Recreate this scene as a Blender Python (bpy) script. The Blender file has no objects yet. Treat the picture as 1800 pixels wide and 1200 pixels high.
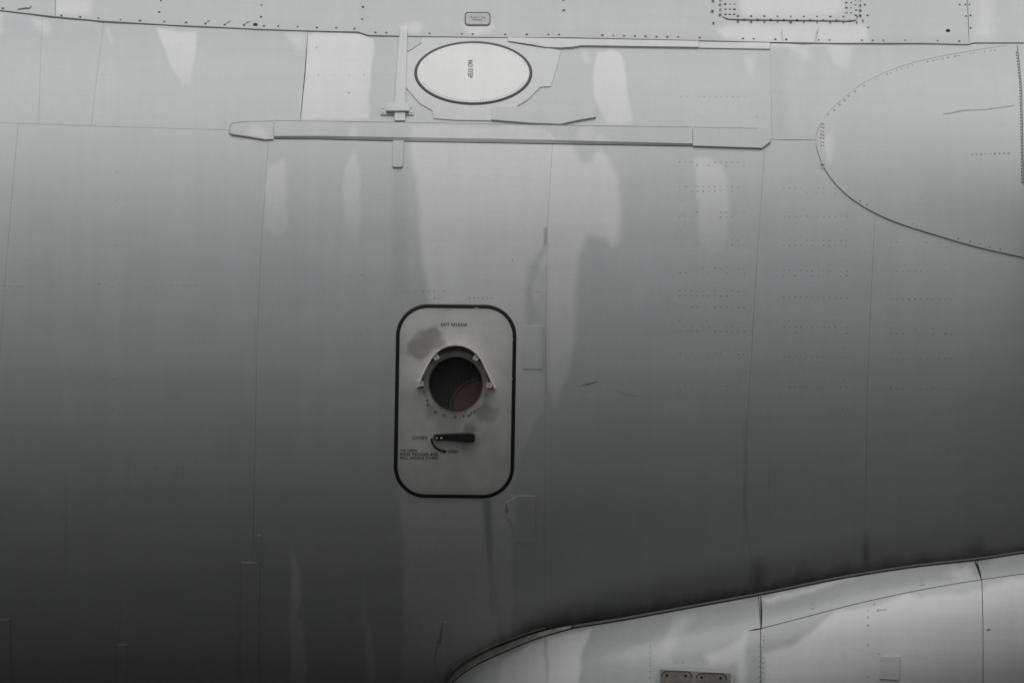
import bpy, bmesh, math, random
import numpy as np
from mathutils import Vector

random.seed(7)
sc = bpy.context.scene
COL = sc.collection

# ------------------------------------------------------------------ camera, sky, sun, exposure
S_PX = 0.0025            # metres per photograph pixel at the fuselage's nearest line
D = 28.0                 # camera distance from that line
H = 3.3                  # height of the view's centre above the apron
R = 1.62                 # fuselage radius
ZA = (600 - 610) * S_PX  # fuselage axis height relative to the view's centre

cam_d = bpy.data.cameras.new('camera')
cam_d.sensor_width = 36.0
cam_d.lens = 36.0 * D / (1800 * S_PX)
cam_d.clip_start = 0.5
cam_d.clip_end = 2000.0
cam = bpy.data.objects.new('camera', cam_d)
cam.location = (0, -D, H)
cam.rotation_euler = (math.radians(90), 0, 0)
COL.objects.link(cam)
sc.camera = cam

SUN_EL = 82.0
world = bpy.data.worlds.new('World')
sc.world = world
world.use_nodes = True
wn, wl = world.node_tree.nodes, world.node_tree.links
bg = wn['Background']
sky = wn.new('ShaderNodeTexSky')
sky.sky_type = 'NISHITA'
sky.sun_disc = False
sky.sun_elevation = math.radians(SUN_EL)
sky.sun_rotation = math.radians(180)
sky.dust_density = 4.0
sky.air_density = 1.0
hs = wn.new('ShaderNodeHueSaturation')
hs.inputs['Saturation'].default_value = 0.05
wl.new(sky.outputs[0], hs.inputs['Color'])
wl.new(hs.outputs[0], bg.inputs['Color'])
bg.inputs['Strength'].default_value = 0.05

sun_d = bpy.data.lights.new('sun', 'SUN')
sun_d.energy = 1.5
sun_d.angle = math.radians(70)
sun_d.color = (1.0, 0.99, 0.975)
sun = bpy.data.objects.new('sun', sun_d)
sun.rotation_euler = (math.radians(90 - SUN_EL), 0, 0)
sun.location = (0, -5, 20)
COL.objects.link(sun)

sc.view_settings.view_transform = 'Standard'
sc.view_settings.look = 'None'
sc.view_settings.exposure = 0.28
sc.view_settings.gamma = 1.0
sc.view_settings.use_curve_mapping = False

# ------------------------------------------------------------------ materials
def new_mat(name):
    m = bpy.data.materials.new(name)
    m.use_nodes = True
    return m, m.node_tree.nodes, m.node_tree.links, m.node_tree.nodes['Principled BSDF']

def mixc(n, l, fac, a, b, blend='MIX'):
    m = n.new('ShaderNodeMix'); m.data_type = 'RGBA'; m.blend_type = blend
    for sock, v in ((m.inputs[0], fac), (m.inputs[6], a), (m.inputs[7], b)):
        if hasattr(v, 'links'): l.new(v, sock)
        else: sock.default_value = v
    return m.outputs[2]

def mth(n, l, op, a, b=None, clamp=False):
    m = n.new('ShaderNodeMath'); m.operation = op; m.use_clamp = clamp
    for sock, v in zip(m.inputs, (a, b)):
        if v is None: continue
        if hasattr(v, 'links'): l.new(v, sock)
        else: sock.default_value = v
    return m.outputs[0]

def noise(n, l, vec, scale, detail=3, rough=0.5):
    t = n.new('ShaderNodeTexNoise')
    t.inputs['Scale'].default_value = scale
    t.inputs['Detail'].default_value = detail
    t.inputs['Roughness'].default_value = rough
    l.new(vec, t.inputs['Vector'])
    return t.outputs[0]

def ramp01(n, l, v, lo, hi, a=0.0, b=1.0):
    m = n.new('ShaderNodeMapRange')
    l.new(v, m.inputs[0])
    for i, x in zip((1, 2, 3, 4), (lo, hi, a, b)): m.inputs[i].default_value = x
    return m.outputs[0]

def painted(name, wet, dry, rough_wet=0.42, rough_dry=0.5, dirt=(0.035, 0.032, 0.026, 1), bump=0.25, mottle=1.0):
    """Weathered aircraft paint. Attribute 'surf': R dried-off patches, G grime, B bare / stained patches."""
    m, n, l, p = new_mat(name)
    tc = n.new('ShaderNodeNewGeometry').outputs['Position']
    at = n.new('ShaderNodeAttribute'); at.attribute_name = 'surf'
    sep = n.new('ShaderNodeSeparateColor'); l.new(at.outputs['Color'], sep.inputs[0])
    st = n.new('ShaderNodeMapping'); st.inputs['Scale'].default_value = (14, 1, 0.9); l.new(tc, st.inputs['Vector'])
    streak = noise(n, l, st.outputs[0], 1.0, 5, 0.6)
    mott = noise(n, l, tc, 3.2, 4, 0.55)
    fine = noise(n, l, tc, 55, 2, 0.6)
    speck = noise(n, l, tc, 170, 1, 0.5)
    hb = n.new('ShaderNodeMapping'); hb.inputs['Scale'].default_value = (1.1, 1, 34); l.new(tc, hb.inputs['Vector'])
    hband = noise(n, l, hb.outputs[0], 1.0, 4, 0.65)
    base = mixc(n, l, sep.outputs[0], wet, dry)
    v = mth(n, l, 'ADD', ramp01(n, l, streak, 0.3, 0.7, -0.030, 0.025), ramp01(n, l, noise(n, l, tc, 3.2 if mottle == 1 else 9.0, 5, 0.6), 0.3, 0.7, -0.030 * mottle, 0.030 * mottle))
    v = mth(n, l, 'ADD', v, ramp01(n, l, fine, 0.3, 0.7, -0.018, 0.018))
    v = mth(n, l, 'ADD', v, ramp01(n, l, speck, 0.66, 0.76, 0.0, -0.07))
    v = mth(n, l, 'ADD', v, ramp01(n, l, hband, 0.3, 0.7, -0.022, 0.022))
    v = mth(n, l, 'ADD', v, 1.0)
    gry = n.new('ShaderNodeCombineColor')
    for i in range(3): l.new(v, gry.inputs[i])
    base = mixc(n, l, 1.0, base, gry.outputs[0], 'MULTIPLY')
    g = mth(n, l, 'MULTIPLY', sep.outputs[1], ramp01(n, l, streak, 0.25, 0.75, 0.75, 1.25), True)
    base = mixc(n, l, g, base, dirt)
    base = mixc(n, l, sep.outputs[2], base, (0.17, 0.16, 0.145, 1))
    l.new(base, p.inputs['Base Color'])
    rr = n.new('ShaderNodeMix'); rr.data_type = 'FLOAT'
    l.new(sep.outputs[0], rr.inputs[0]); rr.inputs[2].default_value = rough_wet; rr.inputs[3].default_value = rough_dry
    l.new(mth(n, l, 'ADD', rr.outputs[0], ramp01(n, l, mott, 0.3, 0.7, -0.05, 0.07)), p.inputs['Roughness'])
    p.inputs['Specular IOR Level'].default_value = 0.5
    wav = noise(n, l, tc, 2.2, 2, 0.4)
    b = n.new('ShaderNodeBump'); b.inputs['Strength'].default_value = bump; b.inputs['Distance'].default_value = 0.02
    l.new(mth(n, l, 'ADD', mth(n, l, 'ADD', mth(n, l, 'MULTIPLY', wav, 1.1), mth(n, l, 'MULTIPLY', hband, 0.05)), mth(n, l, 'MULTIPLY', fine, 0.012)), b.inputs['Height'])
    l.new(b.outputs[0], p.inputs['Normal'])
    return m

def plain(name, col, rough=0.5, metal=0.0, vary=0.12, scale=40.0):
    m, n, l, p = new_mat(name)
    tc = n.new('ShaderNodeNewGeometry').outputs['Position']
    f = noise(n, l, tc, scale, 3, 0.6)
    lo = tuple(c * (1 - vary) for c in col) + (1,); hi = tuple(min(1, c * (1 + vary)) for c in col) + (1,)
    l.new(mixc(n, l, ramp01(n, l, f, 0.3, 0.7), lo, hi), p.inputs['Base Color'])
    p.inputs['Roughness'].default_value = rough
    p.inputs['Metallic'].default_value = metal
    return m

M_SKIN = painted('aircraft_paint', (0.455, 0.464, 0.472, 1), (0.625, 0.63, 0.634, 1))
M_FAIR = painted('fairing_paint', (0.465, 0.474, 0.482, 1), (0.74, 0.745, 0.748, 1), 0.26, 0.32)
M_HATCH = painted('hatch_paint', (0.60, 0.605, 0.58, 1), (0.66, 0.66, 0.64, 1), 0.5, 0.5, bump=0.1, mottle=3.5)
M_OVAL = painted('access_cover_paint', (0.64, 0.645, 0.645, 1), (0.70, 0.70, 0.70, 1), bump=0.05)
M_TUBE = plain('flush_joint_filler', (0.35, 0.355, 0.35), 0.7, vary=0.35, scale=9)
M_SEAL = plain('joint_sealant', (0.17, 0.17, 0.168), 0.8)
M_RUBBER = plain('black_rubber', (0.010, 0.010, 0.009), 0.85)
M_GASKET = plain('worn_grey_rubber', (0.065, 0.065, 0.07), 0.6)
M_INK = plain('black_lettering', (0.03, 0.03, 0.03), 0.6)
M_INKG = plain('faded_lettering', (0.16, 0.16, 0.165), 0.6)
M_RIVET = plain('flush_rivet', (0.395, 0.40, 0.40), 0.5, vary=.2)
M_RIVETG = plain('grey_sealant_line', (0.22, 0.22, 0.22), 0.6)
M_RIVETD = plain('grimy_rivet', (0.075, 0.072, 0.062), 0.6)
M_RUST = plain('rusty_rivet', (0.33, 0.20, 0.15), 0.7)
M_FLANGE = plain('grimy_shaded_flange', (0.15, 0.14, 0.125), 0.6, vary=0.25)  # dark tone also stands for the shade inside the hood
M_RING = plain('worn_vent_ring', (0.47, 0.465, 0.44), 0.55, vary=0.25, scale=30)
M_HOODE = plain('hood_metal', (0.72, 0.68, 0.64), 0.45)
M_CLIP = plain('tan_clip', (0.82, 0.70, 0.62), 0.5)
M_DARK = plain('dark_bore', (0.012, 0.015, 0.012), 0.7)
M_WIRE = plain('screen_wire', (0.115, 0.125, 0.115), 0.5)
M_DUCT = plain('brown_duct', (0.40, 0.185, 0.11), 0.6)
M_HANDLE = plain('black_handle', (0.022, 0.022, 0.022), 0.35)
M_SCREW = plain('bright_screw', (0.55, 0.53, 0.50), 0.4)
M_PLACARD = plain('metal_placard', (0.36, 0.37, 0.365), 0.4)
M_OLIVE = plain('olive_box_paint', (0.20, 0.20, 0.17), 0.5)
M_EDGE = plain('sealed_edge_strip', (0.42, 0.39, 0.34), 0.55, vary=0.35, scale=25)
M_GRIME = plain('black_grime_bead', (0.02, 0.019, 0.017), 0.8)
M_HOLE = plain('drain_hole', (0.006, 0.006, 0.008), 0.9)
M_TARMAC = plain('apron_tarmac', (0.016,0.016,0.0145), 0.75, vary=0.2, scale=3)

# ------------------------------------------------------------------ surfaces (photograph position -> point on the real surface)
A = np.asarray
def fus_ray(py, off=0.0):
    py = np.minimum(A(py, float), 1217.0)
    zp = (600 - py) * S_PX
    # ray (y, z) = (-D + t D, zp t); circle centre (R, ZA)
    dy, dz = np.full_like(zp, D), zp
    oy, oz = -D - R, -ZA
    a = dy * dy + dz * dz; b = 2 * (oy * dy + oz * dz); c = oy * oy + oz * oz - R * R
    disc = np.maximum(b * b - 4 * a * c, 0)
    t = (-b - np.sqrt(disc)) / (2 * a)
    y = -D + t * D; z = zp * t
    ny, nz = (y - R) / R, (z - ZA) / R
    return y, z, ny, nz
def FUS(px, py, off=0.0):
    px = A(px, float)
    y, z, ny, nz = fus_ray(py)
    x = (px - 900) * S_PX * (1 + y / D)
    return np.stack(np.broadcast_arrays(x, y + ny * off, z + nz * off + H), -1)

def poly(pts):
    xs, ys = zip(*pts)
    return lambda v: np.interp(A(v, float), xs, ys)
def smooth(pts, x0=None):                           # monotone cubic through the points; x0: square-root spacing from a rounded nose
    xs, ys = (np.array(q, float) for q in zip(*pts))
    if x0 is not None: xs = np.sqrt(np.maximum(xs - x0, 0))
    h = np.diff(xs); d = np.diff(ys) / h
    m = np.zeros(len(xs)); m[0], m[-1] = d[0], d[-1]
    w1, w2 = 2 * h[1:] + h[:-1], h[1:] + 2 * h[:-1]
    ok = d[1:] * d[:-1] > 0
    m[1:-1][ok] = (w1 + w2)[ok] / (w1[ok] / d[:-1][ok] + w2[ok] / d[1:][ok])
    def f(v):
        v = A(v, float)
        if x0 is not None: v = np.sqrt(np.maximum(v - x0, 0))
        v = np.clip(v, xs[0], xs[-1])
        k = np.clip(np.searchsorted(xs, v, 'right') - 1, 0, len(h) - 1)
        t = (v - xs[k]) / h[k]
        return ((2*t**3 - 3*t**2 + 1) * ys[k] + (t**3 - 2*t**2 + t) * h[k] * m[k] + (-2*t**3 + 3*t**2) * ys[k+1] + (t**3 - t**2) * h[k] * m[k+1])
    return f
def polyx(pts):                                     # x as a function of y
    xs, ys = zip(*pts)
    return lambda v: np.interp(A(v, float), ys, xs)

U_SEAM = poly([(-800, -70), (-300, -22), (0, 20), (95, 31), (180, 39), (250, 43), (300, 46), (390, 50), (450, 53), (540, 56), (630, 58),
               (648, 64), (740, 66), (890, 68), (1000, 68), (1130, 71), (1350, 76), (1480, 78), (1620, 78), (1700, 80), (1712, 77), (1800, 77), (2700, 80)])
L_SEAM = poly([(-800, 205), (0, 216), (170, 222), (405, 229), (900, 236), (1355, 246), (1435, 246), (1800, 252), (2700, 262)])
J_LINE = smooth([(740, 1262), (770, 1222), (785, 1199), (800, 1182), (830, 1161), (880, 1138), (960, 1110), (1100, 1086), (1200, 1068), (1333, 1044),
               (1500, 1011), (1620, 993), (1720, 982), (1800, 970), (2000, 948), (2700, 900)])
K_LINE = smooth([(1300, 1113), (1337, 1104), (1430, 1080), (1500, 1062), (1620, 1036), (1720, 1019), (1800, 1008), (2000, 985), (2700, 930)])

def UPP(px, py, off=0.0):
    px, py = np.broadcast_arrays(A(px, float), A(py, float))
    yu, zu, _, _ = fus_ray(U_SEAM(px))
    zp = (600 - py) * S_PX
    e0, e1, wr = math.radians(63), math.radians(46), 0.075
    y = yu.copy()
    for _ in range(10):
        z = zp * (1 + y / D); w = np.maximum(z - zu, -0.01)
        f = np.clip(w / wr, 0, 1)
        y = yu + math.tan(e1) * w + (math.tan(e0) - math.tan(e1)) * np.where(w < wr, w - w * w / (2 * wr), wr / 2)
    e = e0 + (e1 - e0) * f
    x = (px - 900) * S_PX * (1 + y / D)
    return np.stack(np.broadcast_arrays(x, y - np.cos(e) * off, z + np.sin(e) * off + H), -1)

FE0, FR = math.radians(59), 0.50
def FAI(px, py, off=0.0):
    px, py = np.broadcast_arrays(A(px, float), A(py, float))
    yj, zj, _, _ = fus_ray(J_LINE(px))
    q = np.clip((px - 775) / 330, 0, 1); yj = yj - 0.20 * q * q * (3 - 2 * q)
    zp = (600 - py) * S_PX
    v1 = FR * math.sin(FE0)
    y = yj.copy()
    for _ in range(12):
        z = zp * (1 + y / D); v = zj - z
        se = np.clip((v1 - v) / FR, -0.97, 0.93)
        y = yj - FR * (np.sqrt(1 - se * se) - math.cos(FE0))
    e = np.arcsin(se)
    x = (px - 900) * S_PX * (1 + y / D)
    return np.stack(np.broadcast_arrays(x, y - np.cos(e) * off, z + np.sin(e) * off + H), -1)

# teardrop fillet on the right, swelling outwards towards the wing beyond the frame
T_TOP = smooth([(1434, 246), (1438, 228), (1452, 203), (1470, 185), (1520, 146), (1600, 113), (1700, 92), (1790, 80), (2700, 60)], 1434)
T_BOT = smooth([(1434, 246), (1437, 264), (1445, 288), (1460, 313), (1500, 352), (1560, 385), (1650, 415), (1720, 435), (1800, 453), (2000, 495), (2700, 600)], 1434)
def TEAR(px, py, off=0.0):
    px, py = np.broadcast_arrays(A(px, float), A(py, float))
    u = np.clip((py - T_TOP(px)) / np.maximum(T_BOT(px) - T_TOP(px), 1), 0, 1)
    b = np.clip((px - 1434) / 366, 0, 3.0) ** 1.8
    return FUS(px, py, off + 0.035 * b * np.sin(math.pi * u) ** 1.3)

# ------------------------------------------------------------------ patches where the wet paint has dried, grime, stains
def sdf(pts, x, y):
    p = np.array(pts, float); q = np.roll(p, -1, 0)
    d = np.full(x.shape, 1e18); ins = np.zeros(x.shape, bool)
    for (ax, ay), (bx_, by_) in zip(p, q):
        ex, ey = bx_ - ax, by_ - ay
        wx, wy = x - ax, y - ay
        t = np.clip((wx * ex + wy * ey) / (ex * ex + ey * ey + 1e-9), 0, 1)
        d = np.minimum(d, (wx - ex * t) ** 2 + (wy - ey * t) ** 2)
        c = ((ay <= y) & (y < by_)) | ((by_ <= y) & (y < ay))
        xi = ax + (y - ay) / (ey if abs(ey) > 1e-9 else 1e-9) * ex
        ins ^= c & (x < xi)
    return np.where(ins, -1, 1) * np.sqrt(d)
def sm(d, soft):
    t = np.clip(0.5 - d / (2 * soft), 0, 1)
    return t * t * (3 - 2 * t)

# (outline, edge softness, strength at top, strength at bottom)
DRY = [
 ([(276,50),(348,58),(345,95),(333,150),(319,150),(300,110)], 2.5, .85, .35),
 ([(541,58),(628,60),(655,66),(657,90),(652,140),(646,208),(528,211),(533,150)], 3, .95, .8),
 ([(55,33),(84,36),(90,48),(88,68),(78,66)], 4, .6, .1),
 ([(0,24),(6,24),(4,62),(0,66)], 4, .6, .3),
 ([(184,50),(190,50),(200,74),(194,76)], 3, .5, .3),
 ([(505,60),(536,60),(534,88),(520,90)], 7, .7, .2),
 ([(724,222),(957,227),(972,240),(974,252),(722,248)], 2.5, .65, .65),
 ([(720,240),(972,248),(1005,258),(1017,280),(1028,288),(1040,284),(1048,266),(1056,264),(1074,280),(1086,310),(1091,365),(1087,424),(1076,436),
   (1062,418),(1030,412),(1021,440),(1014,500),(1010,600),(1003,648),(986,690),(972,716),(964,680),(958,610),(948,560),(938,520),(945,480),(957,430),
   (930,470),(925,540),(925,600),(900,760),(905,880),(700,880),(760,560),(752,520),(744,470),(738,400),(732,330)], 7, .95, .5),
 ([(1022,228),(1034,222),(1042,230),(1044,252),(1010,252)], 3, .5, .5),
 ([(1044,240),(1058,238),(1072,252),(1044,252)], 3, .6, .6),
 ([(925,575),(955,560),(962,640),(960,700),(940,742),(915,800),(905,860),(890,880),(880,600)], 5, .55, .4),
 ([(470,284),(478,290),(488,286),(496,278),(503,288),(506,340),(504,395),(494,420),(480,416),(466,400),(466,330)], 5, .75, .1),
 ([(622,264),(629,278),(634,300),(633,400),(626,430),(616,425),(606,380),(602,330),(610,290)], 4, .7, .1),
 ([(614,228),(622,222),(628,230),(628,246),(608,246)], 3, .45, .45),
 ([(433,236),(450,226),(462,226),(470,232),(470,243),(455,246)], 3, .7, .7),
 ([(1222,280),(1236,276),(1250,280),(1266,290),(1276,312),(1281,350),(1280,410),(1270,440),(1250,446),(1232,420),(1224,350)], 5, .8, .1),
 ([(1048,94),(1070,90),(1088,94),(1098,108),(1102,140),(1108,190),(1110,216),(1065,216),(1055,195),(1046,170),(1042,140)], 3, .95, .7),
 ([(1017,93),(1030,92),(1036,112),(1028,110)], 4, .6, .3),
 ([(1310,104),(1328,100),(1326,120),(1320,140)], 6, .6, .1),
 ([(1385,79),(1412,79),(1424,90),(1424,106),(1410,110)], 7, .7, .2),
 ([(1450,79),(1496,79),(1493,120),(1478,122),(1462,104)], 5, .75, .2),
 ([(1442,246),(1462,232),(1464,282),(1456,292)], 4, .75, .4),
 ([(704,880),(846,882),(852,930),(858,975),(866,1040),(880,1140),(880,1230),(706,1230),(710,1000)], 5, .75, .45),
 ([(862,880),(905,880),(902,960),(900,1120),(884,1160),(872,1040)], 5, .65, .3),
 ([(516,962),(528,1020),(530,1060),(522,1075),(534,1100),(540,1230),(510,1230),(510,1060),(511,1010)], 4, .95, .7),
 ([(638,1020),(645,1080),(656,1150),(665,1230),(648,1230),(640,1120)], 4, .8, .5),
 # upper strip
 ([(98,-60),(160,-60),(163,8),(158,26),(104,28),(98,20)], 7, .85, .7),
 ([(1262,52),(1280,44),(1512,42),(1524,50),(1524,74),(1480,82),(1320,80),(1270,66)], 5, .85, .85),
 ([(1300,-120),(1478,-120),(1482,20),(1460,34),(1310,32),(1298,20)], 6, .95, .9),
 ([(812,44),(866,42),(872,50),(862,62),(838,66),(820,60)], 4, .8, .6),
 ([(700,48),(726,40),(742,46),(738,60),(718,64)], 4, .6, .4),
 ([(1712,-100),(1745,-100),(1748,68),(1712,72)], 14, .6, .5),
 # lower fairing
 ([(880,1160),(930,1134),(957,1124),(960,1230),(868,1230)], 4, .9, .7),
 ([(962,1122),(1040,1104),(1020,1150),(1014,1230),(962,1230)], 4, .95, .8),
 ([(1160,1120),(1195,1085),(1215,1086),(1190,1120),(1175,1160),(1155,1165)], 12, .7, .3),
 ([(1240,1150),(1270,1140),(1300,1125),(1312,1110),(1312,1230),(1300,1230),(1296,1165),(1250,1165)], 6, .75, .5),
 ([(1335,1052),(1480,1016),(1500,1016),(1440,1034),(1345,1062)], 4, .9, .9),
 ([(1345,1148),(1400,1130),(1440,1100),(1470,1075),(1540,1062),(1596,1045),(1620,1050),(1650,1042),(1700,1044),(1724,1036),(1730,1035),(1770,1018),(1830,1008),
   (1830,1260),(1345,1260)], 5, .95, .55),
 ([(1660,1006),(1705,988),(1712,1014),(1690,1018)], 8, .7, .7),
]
GRIME_DARK = [  # outline, soft, strength
 ([(848,876),(863,878),(864,960),(862,1000),(868,1080),(864,1080),(858,980)], 4, .26),
 ([(956,400),(962,400),(961,430),(957,430)], 2.5, .5),
 ([(1522,935),(1524,935),(1534,1004),(1512,1006)], 7, .4),
 ([(1700,960),(1725,950),(1735,985),(1690,990)], 16, .5),
 ([(1330,985),(1337,985),(1350,1040),(1316,1046)], 16, .55),
 ([(1307,740),(1314,730),(1312,930),(1306,960)], 5, .13),
 ([(943,470),(962,470),(964,600),(960,690),(952,650)], 8, .14),
 ([(1355,95),(1380,95),(1384,240),(1358,240)], 12, .10),  # faint soft-edged darker strip right of the upright seam
 ([(690,300),(712,300),(716,520),(690,520)], 10, .10),
 ([(654,64),(692,66),(690,210),(650,210)], 6, .07),
]
RS = np.random.RandomState(3)
NXA, NXB, NXC = np.arange(-900, 2800, 34.0), np.arange(-900, 2800, 13.0), np.arange(-900, 2800, 4.0)
NA, NB, NC = RS.rand(len(NXA)), RS.rand(len(NXB)), RS.rand(len(NXC))
def surf_attr(px, py, kind='fus'):
    px = A(px, float); py = A(py, float)
    n = len(px)
    out = np.zeros((n, 4)); out[:, 3] = 1
    wx = px + 1.6 * np.sin(py * .041 + px * .013) + .7 * np.sin(py * .11 + 1.3) + .2 * np.sin(py * .43 + px * .31)
    wy = py + 1.4 * np.sin(px * .053 + py * .017) + .7 * np.sin(px * .17 + .7) + .2 * np.sin(px * .47 + py * .29)
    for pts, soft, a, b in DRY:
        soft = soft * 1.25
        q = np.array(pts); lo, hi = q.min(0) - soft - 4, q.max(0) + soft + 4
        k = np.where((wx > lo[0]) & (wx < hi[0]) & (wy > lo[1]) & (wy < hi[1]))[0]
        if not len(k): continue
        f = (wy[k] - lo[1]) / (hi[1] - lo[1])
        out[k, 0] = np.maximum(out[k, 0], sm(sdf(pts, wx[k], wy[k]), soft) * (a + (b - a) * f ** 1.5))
    for pts, soft, a in GRIME_DARK:
        q = np.array(pts); lo, hi = q.min(0) - soft - 4, q.max(0) + soft + 4
        k = np.where((px > lo[0]) & (px < hi[0]) & (py > lo[1]) & (py < hi[1]))[0]
        if len(k): out[k, 1] = np.maximum(out[k, 1], a * sm(sdf(pts, px[k], py[k]), soft))
    if kind == 'fus':                                # oily grime that gathers above the lower fairing's seal, in ragged streaks
        d = J_LINE(px) - py
        run = 16 + 22 * np.interp(px, NXA, NA) ** 2 + 16 * np.interp(px, NXB, NB) ** 2 + 7 * np.interp(px, NXC, NC)
        g = np.clip(1 - d / run, 0, 1) ** 1.3 * (px > 780) * (.45 + .4 * np.interp(px, NXB, NC[:len(NXB)]))
        out[:, 1] = np.maximum(out[:, 1], g)
    return out

HX, HY = 800.0, 705.0                                # release hatch centre
def hatch_xy(u, v):                                  # hatch-plane millimetre-like coordinates -> photograph position
    return HX + u - 0.0165 * v, HY + v + 0.010 * u
def round_rect(hw, hh, r, n=20):
    pts = []
    for cx, cy, a0 in ((hw - r, -hh + r, -90), (hw - r, hh - r, 0), (-hw + r, hh - r, 90), (-hw + r, -hh + r, 180)):
        for i in range(n + 1):
            a = math.radians(a0 + 90 * i / n)
            pts.append((cx + r * math.cos(a), cy + r * math.sin(a)))
    return pts
def resample(pts, n, closed=True):
    p = np.array(pts, float)
    if closed: p = np.vstack([p, p[:1]])
    seg = np.hypot(*np.diff(p, axis=0).T); s = np.concatenate([[0], np.cumsum(seg)])
    t = np.linspace(0, s[-1], n, endpoint=not closed)
    return np.stack([np.interp(t, s, p[:, 0]), np.interp(t, s, p[:, 1])], 1)

HATCH_IN = [hatch_xy(*q) for q in round_rect(96, 160, 42)]

# ------------------------------------------------------------------ mesh helpers
def link(name, me, mat, parent=None, label=None, kind=None):
    o = bpy.data.objects.new(name, me)
    COL.objects.link(o)
    if mat and not me.materials: me.materials.append(mat)
    if parent: o.parent = parent
    if label: o['label'] = label
    if kind: o['kind'] = kind
    return o
def mesh(name, V, F, smooth=True, attr=None):
    me = bpy.data.meshes.new(name)
    me.from_pydata([tuple(map(float, v)) for v in V], [], [tuple(int(i) for i in f) for f in F])
    if smooth: me.polygons.foreach_set('use_smooth', np.ones(len(me.polygons), bool))
    if attr is not None:
        at = me.attributes.new('surf', 'FLOAT_COLOR', 'POINT')
        at.data.foreach_set('color', np.ascontiguousarray(attr, dtype=np.float32).ravel())
    me.update()
    return me
def grid_mesh(name, PX, PY, smap, off=0.0, kind='fus', skip=None, lip=None):
    """A skin sheet on a surface: PX/PY are (rows, cols) arrays; lip turns the border inwards so that the sheet has an edge."""
    r, c = PX.shape
    V = smap(PX.ravel(), PY.ravel(), off)
    at = surf_attr(PX.ravel(), PY.ravel(), kind)
    idx = np.arange(r * c).reshape(r, c)
    F = np.stack([idx[:-1, :-1], idx[1:, :-1], idx[1:, 1:], idx[:-1, 1:]], -1).reshape(-1, 4)
    if skip is not None:
        cx = (PX[:-1, :-1] + PX[1:, 1:]).ravel() / 2; cy = (PY[:-1, :-1] + PY[1:, 1:]).ravel() / 2
        F = F[~skip(cx, cy)]
    if lip:
        b = np.concatenate([idx[0, :], idx[1:, -1], idx[-1, -2::-1], idx[-2:0:-1, 0]])
        V2 = smap(PX.ravel()[b], PY.ravel()[b], off - lip)
        n0 = len(V); m = len(b)
        V = np.vstack([V, V2, V[b]]); at = np.vstack([at, at[b], at[b]])   # own border points: the sheet's shading stays flat up to its edge
        i = np.arange(m); j = (i + 1) % m
        F = np.vstack([F, np.stack([n0 + m + i, n0 + m + j, n0 + j, n0 + i], -1)])
    me = bpy.data.meshes.new(name)
    me.vertices.add(len(V)); me.vertices.foreach_set('co', V.astype(np.float32).ravel())
    me.loops.add(F.size); me.loops.foreach_set('vertex_index', F.astype(np.int32).ravel())
    me.polygons.add(len(F)); me.polygons.foreach_set('loop_start', np.arange(0, F.size, 4, dtype=np.int32))
    me.polygons.foreach_set('use_smooth', np.ones(len(F), bool))
    me.update(calc_edges=True)
    if lip:
        sharp = np.zeros(len(me.polygons), bool); sharp[:] = True
        sharp[-len(b):] = False
        me.polygons.foreach_set('use_smooth', sharp)
    a = me.attributes.new('surf', 'FLOAT_COLOR', 'POINT')
    a.data.foreach_set('color', np.ascontiguousarray(at, dtype=np.float32).ravel())
    me.validate()
    return me
def patch(xl, xr, yt, yb, step, gap=0.22):
    """PX, PY of a sheet between two upright and two level boundary lines."""
    w = float(np.max(xr(np.linspace(0, 1200, 9)) - xl(np.linspace(0, 1200, 9))))
    xm = float(np.mean(xl(600) + xr(600)) / 2)
    h = float(yb(xm) - yt(xm))
    nc = max(3, int(w / step)) + 1; nr = max(3, int(h / step)) + 1
    s, t = np.meshgrid(np.linspace(0, 1, nc), np.linspace(0, 1, nr))
    px = xl(600) * (1 - s) + xr(600) * s
    for _ in range(4):
        py = (yt(px) + gap) * (1 - t) + (yb(px) - gap) * t
        px = (xl(py) + gap) * (1 - s) + (xr(py) - gap) * s
    py = (yt(px) + gap) * (1 - t) + (yb(px) - gap) * t
    return px, py
cst = lambda v: (lambda q: np.full_like(A(q, float), v))

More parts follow.
